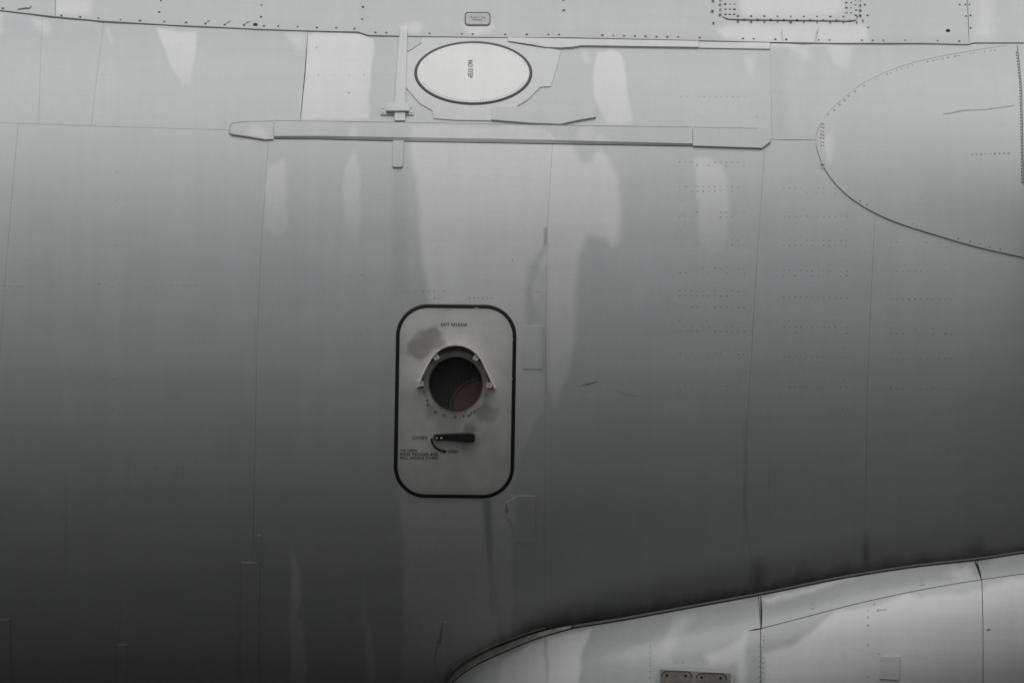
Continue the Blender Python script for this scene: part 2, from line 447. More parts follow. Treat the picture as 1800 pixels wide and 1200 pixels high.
def plate(name, outline, smap, off, thick, mat, parent, step=8.0, kind='fus', label=None, add=None, bevel=0.0):
    """A solid plate with the given outline lying on a surface, its side walls going down to the skin."""
    bm = bmesh.new()
    vs = [bm.verts.new((x, y, 0)) for x, y in outline]
    f = bm.faces.new(vs)
    bmesh.ops.triangulate(bm, faces=[f])
    q = np.array(outline); lo, hi = q.min(0), q.max(0)
    for ax in (0, 1):
        k = math.ceil((lo[ax] + .5) / step) * step
        while k < hi[ax] - .5:
            co = [0, 0, 0]; co[ax] = k; no = [0, 0, 0]; no[ax] = 1
            bmesh.ops.bisect_plane(bm, geom=bm.verts[:] + bm.edges[:] + bm.faces[:], plane_co=co, plane_no=no, dist=0.02)
            k += step
    bm.verts.ensure_lookup_table(); bm.verts.index_update()
    P = np.array([v.co[:2] for v in bm.verts])
    F = [[v.index for v in fc.verts] for fc in bm.faces]
    E = [(e.verts[0].index, e.verts[1].index) for e in bm.edges if e.is_boundary]
    bm.free()
    V = smap(P[:, 0], P[:, 1], off)
    at = surf_attr(P[:, 0], P[:, 1], kind)
    if add is not None: at[:, :3] = np.clip(at[:, :3] + np.array(add), 0, 1)
    F = [fc for fc in F]
    bidx = sorted({i for e in E for i in e}); mp = {b: len(V) + i for i, b in enumerate(bidx)}
    V = np.vstack([V, smap(P[bidx, 0], P[bidx, 1], off - thick)]); at = np.vstack([at, at[bidx]])
    top_n = len(F)
    F += [[a, b, mp[b], mp[a]] for a, b in E]
    me = mesh(name, V, F, False, at)
    bm = bmesh.new(); bm.from_mesh(me); bmesh.ops.recalc_face_normals(bm, faces=bm.faces[:])
    if sum(fc.normal.y for fc in bm.faces) > 0: bmesh.ops.reverse_faces(bm, faces=bm.faces[:])
    bm.to_mesh(me); bm.free()
    return link(name, me, mat, parent, label)

def band(name, outer, inner, smap, off_o, off_i, mat, parent, label=None, k=1, closed=True, thick=0.0, attr_fn=None, mid=None, as_mesh=False):
    """A ring between two outlines of equal length; mid lifts its middle line."""
    o, i = np.array(outer, float), np.array(inner, float); n = len(o)
    V, P = [], []
    for j in range(k + 1):
        t = j / k
        q = o * (1 - t) + i * t
        off = off_o * (1 - t) + off_i * t + (mid * math.sin(math.pi * t) if mid else 0)
        V.append(smap(q[:, 0], q[:, 1], off)); P.append(q)
    if thick:
        V.insert(0, smap(o[:, 0], o[:, 1], off_o - thick)); P.insert(0, o)
        V.append(smap(i[:, 0], i[:, 1], off_i - thick)); P.append(i)
    rows = len(V); F = []
    for j in range(rows - 1):
        for m in range(n if closed else n - 1):
            m2 = (m + 1) % n
            F.append((j * n + m, j * n + m2, (j + 1) * n + m2, (j + 1) * n + m))
    P = np.vstack(P)
    at = surf_attr(P[:, 0], P[:, 1]) if attr_fn is None else attr_fn(P[:, 0], P[:, 1])
    me = mesh(name, np.vstack(V), F, not thick, at)
    bm = bmesh.new(); bm.from_mesh(me); bmesh.ops.recalc_face_normals(bm, faces=bm.faces[:])
    if sum(fc.normal.y * fc.calc_area() for fc in bm.faces) > 0: bmesh.ops.reverse_faces(bm, faces=bm.faces[:])
    bm.to_mesh(me); bm.free()
    return link(name, me, mat, parent, label)

def dots(name, spots, smap, r, mat, parent, off=0.0, h=0.0012, n=8, sq=1.0, kind='stuff', label=None, jitter=0.0):
    """Low domed fastener heads joined into one mesh."""
    V, F = [], []
    sp = np.array(spots, float)
    c = smap(sp[:, 0], sp[:, 1], off + h)
    ang = np.arange(n) * 2 * math.pi / n
    for q, (x, y) in enumerate(sp):
        rr = r * (1 + jitter * (random.random() - .5))
        b = len(V)
        ring = smap(x + rr * np.cos(ang), y + rr * sq * np.sin(ang), off + .0002)
        ring2 = smap(x + rr * .7 * np.cos(ang), y + rr * .7 * sq * np.sin(ang), off + h * .9)
        V += list(ring) + list(ring2) + [c[q]]
        for i in range(n):
            j = (i + 1) % n
            F += [(b + i, b + n + i, b + n + j, b + j), (b + n + i, b + 2 * n, b + n + j)]
    me = mesh(name, V, F, True)
    bm = bmesh.new(); bm.from_mesh(me)
    bmesh.ops.recalc_face_normals(bm, faces=bm.faces[:])
    if sum(fc.normal.y for fc in bm.faces) > 0: bmesh.ops.reverse_faces(bm, faces=bm.faces[:])
    bm.to_mesh(me); bm.free()
    return link(name, me, mat, parent, label, kind)

def letters(name, text, x0, x1, ybase, cap, smap, off, mat, parent, rot=False, label=None, spacing=1.0, tx=None):
    """Painted lettering laid on a surface; cap = cap height, fitted between x0 and x1 (downwards from x0 when rot)."""
    cu = bpy.data.curves.new('t', 'FONT'); cu.body = text; cu.size = 1.0; cu.resolution_u = 3; cu.space_character = spacing
    cu.offset = 0.012
    ob = bpy.data.objects.new('t', cu)
    me0 = bpy.data.meshes.new_from_object(ob)
    P = np.array([v.co[:2] for v in me0.vertices]); F = [list(p.vertices) for p in me0.polygons]
    bpy.data.objects.remove(ob); bpy.data.curves.remove(cu); bpy.data.meshes.remove(me0)
    lo, hi = P.min(0), P.max(0)
    u = (P[:, 0] - lo[0]) / (hi[0] - lo[0]) * (x1 - x0); v = (P[:, 1] - lo[1]) / (hi[1] - lo[1]) * cap
    if rot: px, py = ybase + v, x0 + u               # reads downwards, tops of the letters to the right
    else: px, py = x0 + u, ybase - v
    if tx: px, py = tx(px, py)
    me = mesh(name, smap(px, py, off), F, False)
    return link(name, me, mat, parent, label)

def empty(name, loc, label=None, cat=None):
    o = bpy.data.objects.new(name, None); COL.objects.link(o); o.location = loc
    o.empty_display_size = .2
    if label: o['label'] = label
    if cat: o['category'] = cat
    return o

# ------------------------------------------------------------------ ground under the aircraft
gm = mesh('ground', [(-400, -400, 0), (400, -400, 0), (400, 400, 0), (-400, 400, 0)], [(0, 1, 2, 3)], False)
g = link('ground', gm, M_TARMAC); g['kind'] = 'structure'; g['label'] = 'dark tarmac apron below the aircraft'

# ------------------------------------------------------------------ the aircraft
air = empty('aircraft', (0, 0, 0), 'wet white aircraft fuselage side with a rounded rectangular hatch and an oval cover', 'aircraft')

# --- fuselage skin: tube under the panels, then every panel
e_top, e_bot = math.radians(66), None
yb_, zb_, nyb, nzb = fus_ray(np.array([1213.0])); th_bot = math.atan2(float(nzb[0]), -float(nyb[0]))
yt_, zt_, nyt, nzt = fus_ray(np.array([-6.0])); th_top = math.atan2(float(nzt[0]), -float(nyt[0]))
XL, XR = -1.9 - 2.6, 4.4
def tube(name, rad, t0, t1, nt, mat, parent, nx=40, hole=False, label=None):
    X = np.linspace(XL, XR, nx + 1); T = np.linspace(t0, t1, nt + 1)
    V = [(x, R - rad * math.cos(t), H + ZA + rad * math.sin(t)) for t in T for x in X]
    F = []
    for j in range(nt):
        for i in range(nx):
            if hole:
                xm = (X[i] + X[i + 1]) / 2; tm = (T[j] + T[j + 1]) / 2
                if abs(xm - (HX - 900) * S_PX) < .16 and abs(rad * math.sin(tm) - (600 - 674) * S_PX) < .17: continue
            a = j * (nx + 1) + i
            F.append((a, a + 1, a + nx + 2, a + nx + 1))
    return link(name, mesh(name, V, F, True), mat, parent, label)
skin = tube('fuselage_skin', R - 0.0018, -math.pi * .5, math.pi * .5, 240, M_TUBE, air, 240, True)
skin['label'] = 'white painted outer skin of the fuselage, seams sealed in dark grey'
tube('belly_skin_panel', R, th_bot - .004, th_top - 2 * math.pi, 90, M_SKIN, skin, 30)
for x in (XL, XR):                                   # end frames close the tube
    n = 64
    V = [(x, R, H + ZA)] + [(x, R - (R - .008) * math.cos(2 * math.pi * i / n), H + ZA + (R - .008) * math.sin(2 * math.pi * i / n)) for i in range(n)]
    link('end_bulkhead', mesh('end_bulkhead', V, [(0, i + 1, (i + 1) % n + 1) for i in range(n)], False), M_SEAL, skin)

in_hatch = lambda x, y: sdf(HATCH_IN, x, y) < 0
LOW_COLS = [cst(-800), polyx([(32, 220), (22, 330), (10, 480), (0, 620), (-15, 900), (-30, 1230)]), polyx([(472, 245), (466, 330), (458, 450), (452, 600), (446, 900), (442, 1230)]),
            polyx([(972, 240), (962, 400), (959, 600), (958, 900), (957, 1230)]), polyx([(1345, 246), (1328, 500), (1314, 740), (1310, 900), (1330, 1044), (1334, 1230)]),
            polyx([(1545, 246), (1532, 500), (1524, 700), (1521, 1000), (1520, 1230)]), cst(2660)]
UP_COLS = [cst(-800), polyx([(74, 30), (68, 216)]), polyx([(183, 38), (172, 120), (160, 222)]), polyx([(541, 56), (536, 130), (527, 233)]), polyx([(1354, 76), (1357, 246)]), cst(2660)]
for i in range(len(LOW_COLS) - 1):
    st = 3.0 if 0 < i < 4 else (4.0 if i != 0 else 12.0)
    PX, PY = patch(LOW_COLS[i], LOW_COLS[i + 1], L_SEAM, cst(1214.0), st)
    if i == len(LOW_COLS) - 2:
        s = np.linspace(0, 1, PX.shape[1])           # finer inside the frame
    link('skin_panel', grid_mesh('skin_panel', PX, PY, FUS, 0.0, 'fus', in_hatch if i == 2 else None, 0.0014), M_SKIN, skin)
for i in range(len(UP_COLS) - 1):
    st = 2.5 if 0 < i < 4 else 6.0
    PX, PY = patch(UP_COLS[i], UP_COLS[i + 1], lambda q: U_SEAM(q) - 4, L_SEAM, st)
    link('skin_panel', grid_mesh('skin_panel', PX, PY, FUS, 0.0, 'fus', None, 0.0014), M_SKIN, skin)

# --- upper fairing above the top seam
upf = empty('upper_fairing', (0, 0, 0), 'riveted white fairing panels along the top of the picture')
upf.parent = air
UPC = [cst(-800), polyx([(97, -10), (97, 40)]), polyx([(1700, -10), (1704, 90)]), cst(2660)]
for i in range(3):
    PX, PY = patch(UPC[i], UPC[i + 1], cst(-200), U_SEAM, 4.0, 0.5)
    link('fairing_panel', grid_mesh('fairing_panel', PX, PY, UPP, 0.0045, 'upp', None, 0.005), M_SKIN, upf)
xs = np.linspace(-780, 2640, 700)
band('seam_shade_line', np.stack([xs, U_SEAM(xs) - .5], 1), np.stack([xs, U_SEAM(xs) + .2 + 1.3 * np.interp(xs, NXA, NA) ** 2 + .5 * np.interp(xs, NXB, NB)], 1), FUS, .0025, .0008, M_GASKET, upf, closed=False)  # dark line stands for the shade in the gap under the lip

# ------------------------------------------------------------------ straps, doublers and the oval cover
fit = empty('oval_access_fitting', (0, 0, 0), 'oval white access cover in a shaped doubler plate under the top seam'); fit.parent = air
plate('doubler_plate', [(716, 67), (893, 69), (942, 77), (952, 84), (986, 90), (978, 122), (968, 153), (950, 154), (928, 176), (905, 190), (888, 206), (864, 213), (800, 212), (763, 209),
      (760, 195), (738, 183), (712, 153)], FUS, 0.004, 0.004, M_SKIN, fit, 7, add=(.45, 0, 0))
OC = (832, 130); NO = 160
ell = lambda rx, ry: np.array([(OC[0] + rx * math.cos(2 * math.pi * i / NO), OC[1] + ry * math.sin(2 * math.pi * i / NO)) for i in range(NO)])
band('rubber_gasket', ell(104, 56), ell(98.5, 51.5), FUS, .004, .006, M_GASKET, fit, 'dark grey rubber seal round the oval cover', k=4, mid=.004)
def oval_attr(x, y):
    o = np.zeros((len(x), 4)); o[:, 3] = 1; o[:, 0] = .5 + .5 * np.sin(x * .02) * np.sin(y * .03); return np.clip(o, 0, 1)
band('cover_panel', ell(99, 52), ell(.5, .3), FUS, .006, .006, M_OVAL, fit, 'bright white oval cover', k=24, attr_fn=oval_attr)
letters('no_step_lettering', 'NO STEP', 108, 139, 822.5, 8.5, FUS, .0075, M_INKG, fit, rot=True)
a = np.linspace(.12 * math.pi, .88 * math.pi, 46)
dots('rim_screws', [(OC[0] + 95 * math.cos(t), OC[1] + 48.5 * math.sin(t)) for t in a] +
     [(OC[0] + 95 * math.cos(-t), OC[1] + 48.5 * math.sin(-t)) for t in (.3, .38, .46, .55, .65, .72, .85, .95, 2.2, 2.4, 2.6, 2.75)], FUS, 1.0, M_RIVET, fit, .006)
plate('wedge_plate', [(864, 191), (905, 190.5), (1047, 194), (1047, 208), (1012, 214), (986, 220), (936, 218.5), (864, 212.5)], FUS, .009, .009, M_SKIN, fit, 7, add=(.1, 0, 0))
plate('splice_strip', [(893, 69.5), (1228, 75.5), (1228, 86), (1130, 84.6), (1022, 83), (1008, 85.5), (986, 87), (958, 86), (948, 80), (938, 76), (893, 75.5)], FUS, .010, .010, M_SKIN, fit, 9, add=(.6, 0, 0))
plate('splice_strip', [(1229, 75.5), (1353, 77.5), (1353, 88), (1229, 86)], FUS, .006, .006, M_SKIN, fit, 9, add=(.5, 0, 0))

rail = empty('rubbing_strake', (0, 0, 0), 'long raised strap lying level across the skin below the oval cover'); rail.parent = air
plate('strake_end', [(403.5, 222), (408, 217.5), (430, 215), (481, 214), (481, 246), (464, 247), (440, 243), (406, 238), (403, 234)], FUS, .007, .007, M_SKIN, rail, 7)
plate('strake_body', [(482, 214), (700, 217), (960, 222), (1217, 225.5), (1217, 254.6), (960, 248.2), (700, 243.6), (560, 241.4), (482, 241.6)], FUS, .010, .010, M_SKIN, rail, 7)
xs = np.linspace(482, 1217, 120); yl = np.interp(xs, [482, 560, 700, 960, 1217], [241.6, 241.4, 243.6, 248.2, 254.6]); yw = np.interp(xs, [482, 560, 700, 960, 1217], [2.4, 3.2, 4.6, 4.6, 2.6])
band('strake_chamfer', np.stack([xs, yl], 1), np.stack([xs, yl + yw], 1), FUS, .010, .002, M_SKIN, rail, closed=False)
band('strake_seal_shade', np.stack([xs, yl + yw - .1], 1), np.stack([xs, yl + yw + 1.0], 1), FUS, .0022, .0006, M_GASKET, rail, closed=False)  # shade below the strap's lower edge, put in as a dark line
plate('strake_end', [(1218, 225.5), (1335, 227.5), (1348, 231), (1355, 245), (1354, 251), (1339, 262), (1218, 258)], FUS, .009, .009, M_SKIN, rail, 7)

yt_l = lambda q: np.interp(q, [482, 700, 960, 1217, 1335], [214, 217, 222, 225.5, 227.5])
xs = np.linspace(483, 1216, 150)
band('strake_seal_shade', np.stack([xs, yt_l(xs) + .1], 1), np.stack([xs, yt_l(xs) + .6 + .7 * np.interp(xs, NXA, NA)], 1), FUS, .0104, .0104, M_RIVETG, rail, closed=False)
xs = np.linspace(1219, 1333, 30)
band('strake_seal_shade', np.stack([xs, yt_l(xs) + .1], 1), np.stack([xs, yt_l(xs) + .9], 1), FUS, .0094, .0094, M_RIVETG, rail, closed=False)
tipo = resample([(481, 214.2), (430, 215.2), (408.4, 217.8), (403.9, 222.2), (403.4, 234), (406.2, 237.8), (440, 242.8), (464, 246.8)], 60, False)
tipi = resample([(481, 215.2), (430, 216.2), (409, 218.9), (405.1, 222.6), (404.6, 233.6), (407, 236.7), (440, 241.7), (464, 245.7)], 60, False)
band('strake_seal_shade', tipo, tipi, FUS, .0074, .0074, M_RIVETG, rail, closed=False)
drain = empty('drain_conduit', (0, 0, 0), 'slim upright conduit running down across the strap with a clamp'); drain.parent = air
plate('conduit', [(703.5, 52), (716.5, 52), (714, 120), (712, 215), (693.5, 215), (696, 150), (701, 80)], FUS, .013, .013, M_SKIN, drain, 6, add=(.45, 0, 0))
plate('conduit_foot', [(691.5, 249), (710, 249), (708, 293), (705, 295), (692, 295), (690, 293)], FUS, .008, .008, M_SKIN, drain, 6)
plate('clamp_plate', [(669, 189), (727, 188), (727, 203), (669, 203)], FUS, .006, .006, M_SKIN, drain, 6, add=(.15, 0, 0))
plate('clamp_bridge', [(680, 187), (718, 186), (719, 200), (679, 200)], FUS, .021, .021, M_SKIN, drain, 6, add=(.45, 0, 0))
plate('top_bracket', [(717, 68), (741, 69), (740, 78), (722, 90), (716, 92)], FUS, .0075, .0075, M_SKIN, drain, 6)
dots('clamp_screws', [(673, 193), (673, 200), (723, 192), (723, 200), (704, 56), (715, 56), (703, 62), (716, 62)], FUS, 1.1, M_RIVETD, drain, .0065)

# ------------------------------------------------------------------ teardrop fillet at the right
PXs = 1434.5 + (2660 - 1434.5) * np.linspace(0, 1, 240) ** 1.7
t = np.linspace(0, 1, 90)
PX = np.repeat(PXs[None], len(t), 0); PY = T_TOP(PX) * (1 - t[:, None]) + T_BOT(PX) * t[:, None]
fil = link('wing_root_fillet', grid_mesh('wing_root_fillet', PX, PY, TEAR, 0.004, 'fus', None, 0.0045), M_SKIN, air, 'teardrop shaped fillet panel with a riveted edge at the right')
xs = np.concatenate([np.linspace(1434.6, 1460, 20), np.linspace(1464, 2600, 260)])
band('edge_sealant', np.stack([xs, T_BOT(xs) - .3], 1), np.stack([xs, T_BOT(xs) + .8 + .5 * np.interp(xs, NXB, NB)], 1), FUS, .0048, .0005, M_SEAL, fil, closed=False)
xs = np.linspace(1450, 1770, 120)
band('edge_sealant', np.stack([xs, T_TOP(xs) - .5], 1), np.stack([xs, T_TOP(xs) + .4], 1), FUS, .0008, .0052, M_RIVET, fil, closed=False)
xs = np.linspace(1434.6, 1442, 8)
band('edge_sealant', np.stack([xs, T_TOP(xs) - 1.2], 1), np.stack([xs, T_TOP(xs) + .6], 1), FUS, .0005, .0062, M_SEAL, fil, closed=False)
sp = []
for k in range(34):
    x = 1447 + k * 9.2 + random.uniform(-2, 2)
    if random.random() < .75: sp.append((x, float(T_TOP(x)) + 5 + random.uniform(-1, 1)))
for y0 in (218, 224, 231, 237, 243, 250, 256, 288, 294): sp += [(1443.5 + random.uniform(-1, 1), y0), (1447.5, y0 + 1)]
for x in (1512, 1524, 1604, 1612, 1619, 1684, 1705, 1722, 1740, 1758): sp.append((x, float(T_BOT(x)) - 7))
for x in np.arange(1708, 1775, 8): sp.append((x, 276))
dots('fillet_rivets', sp, TEAR, 1.4, M_RIVET, fil, .0055, jitter=.6)
xs = np.linspace(0, 1, 90)
ys = np.interp(xs, [0, .3, .6, 1], [205, 199, 198.5, 193])
band('scuffed_seam', np.stack([1658 + 124 * xs, ys - .9 - .5 * np.sin(xs * 40)], 1), np.stack([1658 + 124 * xs, ys + .9], 1), TEAR, .0056, .0056, M_RIVET, fil, closed=False)
ys = np.linspace(82, 330, 120)
xe = np.interp(ys, [82, 110, 160, 330], [1788, 1791, 1795, 1798])
band('edge_sealant', np.stack([xe - .8, ys], 1), np.stack([xe + .8, ys], 1), TEAR, .006, .006, M_SEAL, fil, closed=False)
dots('fillet_edge_rivets', [(float(np.interp(y, [82, 110, 160, 330], [1788, 1791, 1795, 1798])) - 2.5, y) for y in np.arange(95, 330, 5.5)], TEAR, 1.3, M_RIVETD, fil, .006)

# ------------------------------------------------------------------ release hatch
hat = empty('release_hatch', (0, 0, 0), 'rounded rectangular grey hatch with a black rubber seal and a round screened vent'); hat.parent = air
NH = 240
rr = lambda hw, hh, r: np.array([hatch_xy(*q) for q in resample(round_rect(hw, hh, r, 24), NH)])
PC = (801.0, 674.0)
def circ(rad, n=NH):                                  # ring of points in the order of the hatch outline
    o = rr(100, 164, 48); a = np.arctan2(o[:, 1] - PC[1], o[:, 0] - PC[0])
    return np.stack([PC[0] + rad * np.cos(a), PC[1] + rad * np.sin(a)], 1)
def hatch_attr(x, y):
    o = np.zeros((len(x), 4)); o[:, 3] = 1
    for cx, cy, r, a, s in ((757, 597, 23, .62, 6), (737, 612, 20, .60, 6), (748, 604, 20, .6, 6), (852, 724, 17, .55, 9), (823, 752, 12, .6, 8), (790, 736, 26, .40, 14), (765, 722, 16, .45, 9), (840, 700, 20, .22, 12), (862, 650, 10, .15, 12), (795, 850, 40, .08, 25), (720, 700, 18, .08, 16),
                            (817, 783, 6, .3, 5), (806, 725, 40, .14, 18), (838, 768, 16, .22, 10), (775, 742, 16, .16, 8), (880, 800, 14, .10, 12), (815, 600, 30, .05, 20)):
        d = np.hypot(x - cx, y - cy) - r + 2.5 * np.sin(x * .21 + y * .1) + 1.5 * np.sin(y * .33)
        o[:, 2] = np.maximum(o[:, 2], a * sm(d, s))
    e = -sdf(HATCH_IN, x, y)
    o[:, 1] = .10 * np.clip(1 - e / 10, 0, 1)
    return o
band('hatch_skin', rr(100, 164.5, 48), circ(58), FUS, .002, .002, M_HATCH, hat, k=46, attr_fn=hatch_attr)
band('rubber_seal', rr(106, 170, 56), rr(99.2, 163.2, 48.5), FUS, .0005, .0025, M_RUBBER, hat, 'black rubber seal round the hatch', k=5, mid=.0025)
band('vent_flange', circ(59), circ(46.5), FUS, .0030, .0035, M_RING, hat, k=4, thick=.004, label='grimy ring round the screened vent')
band('vent_lip', circ(47.6), circ(46.2), FUS, .0060, .0060, M_FLANGE, hat, k=1, thick=.004)
# recessed bore behind the ring
n = 48; V = []; F = []
c0 = FUS(PC[0], PC[1])
cx, cy, cz = [float(q) for q in np.ravel(c0)]
rb = 46.6 * S_PX
for j, d in enumerate((-.001, .22)):
    for i in range(n):
        a = 2 * math.pi * i / n
        V.append((cx + rb * math.cos(a), cy + d + (.004 if j == 0 else 0), cz + rb * math.sin(a)))
V.append((cx, cy + .22, cz))
for i in range(n):
    j = (i + 1) % n
    F += [(i, j, n + j, n + i), (n + i, n + j, 2 * n)]
link('vent_bore', mesh('vent_bore', V, F, False), M_DARK, hat)
# duct seen through the screen: a broad curved pipe at the lower right
V, F = [], []
for j, d in enumerate((.07, .10, .13)):
    for i in range(40):
        a = math.radians(85 + 100 * i / 39)
        r1 = (50 - 3 * j) * S_PX
        V.append((cx + 45 * S_PX + r1 * math.cos(a), cy + d, cz - 46 * S_PX + r1 * math.sin(a)))
b0 = len(V)
V.append((cx + 45 * S_PX, cy + .072, cz - 46 * S_PX))
for j in range(2):
    for i in range(39): F.append((j * 40 + i, j * 40 + i + 1, (j + 1) * 40 + i + 1, (j + 1) * 40 + i))
for i in range(39): F.append((b0, i, i + 1))
link('inner_duct', mesh('inner_duct', V, F, False), M_DUCT, hat, 'brown duct seen through the vent screen')
V, F = [], []
for i in range(24):                                   # flange ring on the duct
    a = math.radians(95 + 85 * i / 23)
    for r1 in (56.5, 52.5):
        V.append((cx + 45 * S_PX + r1 * S_PX * math.cos(a), cy + .066, cz - 46 * S_PX + r1 * S_PX * math.sin(a)))
for i in range(23): F.append((2 * i, 2 * i + 1, 2 * i + 3, 2 * i + 2))
link('duct_flange', mesh('duct_flange', V, F, False), M_WIRE, hat)
# woven wire screen
V, F = [], []
def bar(p, q, w, dpt):
    (x0, z0), (x1, z1) = p, q
    dx, dz = x1 - x0, z1 - z0; L = math.hypot(dx, dz); nx, nz = -dz / L * w / 2, dx / L * w / 2
    b = len(V)
    for y in (dpt, dpt + w):
        V.extend([(x0 + nx, y, z0 + nz), (x0 - nx, y, z0 - nz), (x1 - nx, y, z1 - nz), (x1 + nx, y, z1 + nz)])
    F.extend([(b, b + 1, b + 2, b + 3), (b + 7, b + 6, b + 5, b + 4), (b, b + 4, b + 5, b + 1), (b + 2, b + 6, b + 7, b + 3), (b + 1, b + 5, b + 6, b + 2), (b, b + 3, b + 7, b + 4)])
pitch = 2.3 * S_PX
k = -19
while k <= 19:
    o_ = k * pitch
    if abs(o_) < rb * .99:
        hl = math.sqrt(rb * rb - o_ * o_)
        bar((cx + o_, cz - hl), (cx + o_, cz + hl), .0011, cy + .018)
        bar((cx - hl, cz + o_), (cx + hl, cz + o_), .0011, cy + .0195)
    k += 1
link('wire_screen', mesh('wire_screen', V, F, False), M_WIRE, hat, 'fine dark wire screen in the round vent', 'stuff')
# hood: a thin sheet bent over the top of the vent, standing out from the hatch
HP = [(735.5, 682), (742, 664), (750, 646), (758, 632), (766, 621), (776, 613), (788, 608), (801, 606.5), (814, 608), (826, 613), (837, 621), (845, 631), (853, 648), (861, 666), (868.5, 684)]
hp = resample(HP, 90, False)
tg = np.gradient(hp, axis=0); tg /= np.hypot(tg[:, 0], tg[:, 1])[:, None]
nrm = np.stack([tg[:, 1], -tg[:, 0]], 1)              # outwards (up on the picture)
V = []
f_ = np.linspace(0, 1, len(hp)); depth = .012 + .066 * np.sin(math.pi * f_) ** .7
flare = (np.clip(np.abs(f_ - .5) * 2 - .2, 0, 1) * 4.5)[:, None]
for pts, d in ((hp + nrm * (.9 + flare), .002 + 0 * f_), (hp + nrm * .9, depth), (hp - nrm * .7, depth), (hp - nrm * .7, .002 + 0 * f_)):
    base = FUS(pts[:, 0], pts[:, 1], 0.0); base[:, 1] -= d; V.append(base)
V = np.vstack(V); n = len(hp); F = []
for j in range(3):
    for i in range(n - 1): F.append((j * n + i, j * n + i + 1, (j + 1) * n + i + 1, (j + 1) * n + i))
F += [(0, n, 2 * n, 3 * n), (n - 1, 4 * n - 1, 3 * n - 1, 2 * n - 1)]
link('vent_hood', mesh('vent_hood', V, F, False), M_HOODE, hat, 'thin metal hood arching over the round vent')
# back plate inside the hood
inner = resample([(738, 682)] + [(x, y + 1) for x, y in HP[1:-1]] + [(866, 684)], 60, False)
cen = np.array([PC[0], PC[1]]); iv = inner - cen; ic = cen + iv / np.hypot(iv[:, 0], iv[:, 1])[:, None] * 57
band('hood_back_plate', inner, ic, FUS, .0042, .0042, M_FLANGE, hat, k=2, closed=False)  # shade under the hood is put into the plate's dark colour
for (x, y, a, hd) in ((767, 627, 32, .064), (837, 628, -28, .064), (740, 674, 10, .030), (860, 676.5, -8, .030)):
    s = 4.8; ca, sa = math.cos(math.radians(-a)), math.sin(math.radians(-a))
    V = []
    corner = [(-s, -s), (s, -s), (s, s), (-s, s)]
    ring = [(1.15 * math.cos(2 * math.pi * i / 8), 1.15 * math.sin(2 * math.pi * i / 8)) for i in range(8)]
    q = [(u * ca - v * sa + x, u * sa + v * ca + y) for u, v in corner + ring]
    p0 = FUS([u for u, v in q], [v for u, v in q]); dep = hd
    Vf = [(p[0], p[1] - dep, p[2]) for p in p0]; Vb = [(p[0], p[1] - dep + .0025, p[2]) for p in p0]
    F = [(0, 1, 11, 10, 9) , (0, 9, 8), (1, 2, 5 + 0, 4, 11)]
    # outer square to the screw hole, split into four fans
    F = []
    for cidx in range(4):
        nxt = (cidx + 1) % 4
        h0 = 4 + (5 + 2 * cidx) % 8; h1 = 4 + (6 + 2 * cidx) % 8; h2 = 4 + (7 + 2 * cidx) % 8
        F += [(cidx, nxt, h2, h1, h0)]
    m_ = 12
    F += [(i, (i + 1) % 4, m_ + (i + 1) % 4, m_ + i) for i in range(4)]
    V = Vf + Vb
    # foot that joins the clip to the hood back plate
    ft = [(p[0], p[1] - dep + .0025, p[2]) for p in p0[:4]] + [(p[0], p[1] - .004, p[2]) for p in p0[:4]]
    b = len(V); V += ft
    F += [(b, b + 1, b + 5, b + 4), (b + 1, b + 2, b + 6, b + 5)]
    link('hood_clip', mesh('hood_clip', V, F, False), M_CLIP, hat, 'small tan square clip with a screw hole')
    link('clip_screw', mesh('clip_screw', [(p[0], p[1] - dep + .0012, p[2]) for p in p0[4:]], [tuple(range(8))], False), M_HOLE, hat)
ring = [(PC[0] + 57.5 * math.cos(math.radians(a)), PC[1] + 57.5 * math.sin(math.radians(a))) for a in (62, 76, 90, 150, 165, 20)]
dots('flange_bolts', ring + [(PC[0] + 60 * math.cos(math.radians(a)), PC[1] + 59 * math.sin(math.radians(a))) for a in (-40, -62, -78, -92, -106, -125, -140)], FUS, 1.5, M_RIVETD, hat, .0046)
dots('rusty_bolts', [(765, 722), (781, 728), (834, 722), (824, 729), (752, 710)], FUS, 2.4, M_RUST, hat, .0046)
# chipped paint
chips = [(787, 543, 6, .9), (835, 541.5, 5, .8), (765, 558, 1.2, 1.2), (900, 597, 1.1, 2.5), (774, 562, 1.5, .8), (900, 665, .9, 1.8), (898, 722, .9, 2.2), (809, 545, 1.2, .8)]
for x, y, a, b in chips:
    x, y = hatch_xy(x - HX, y - HY - .010 * (x - HX))
    link('paint_chip', mesh('paint_chip', FUS([x - a, x, x + a, x], [y, y - b, y + .3, y + b], .0034), [(0, 1, 2, 3)], False), M_SCREW, hat)
letters('exit_release_lettering', 'EXIT RELEASE', 775, 821, 572.6, 5.0, FUS, .0036, M_INK, hat, spacing=1.1)
letters('locked_lettering', 'LOCKED', 725, 751, 771, 5.2, FUS, .0036, M_INK, hat, spacing=1.1)
letters('open_lettering', 'OPEN', 787.5, 805, 795.4, 5.2, FUS, .0036, M_INK, hat, spacing=1.1)
letters('instruction_lettering', 'TO OPEN', 704, 733, 793.6, 5.0, FUS, .0036, M_INK, hat, spacing=1.1)
letters('instruction_lettering', 'PRESS TRIGGER AND', 703, 771, 800.2, 5.0, FUS, .0036, M_INK, hat, spacing=1.1)
letters('instruction_lettering', 'PULL HANDLE DOWN', 703.5, 770, 806.4, 5.0, FUS, .0036, M_INK, hat, spacing=1.1)
a = np.radians(np.linspace(180, 92, 24))
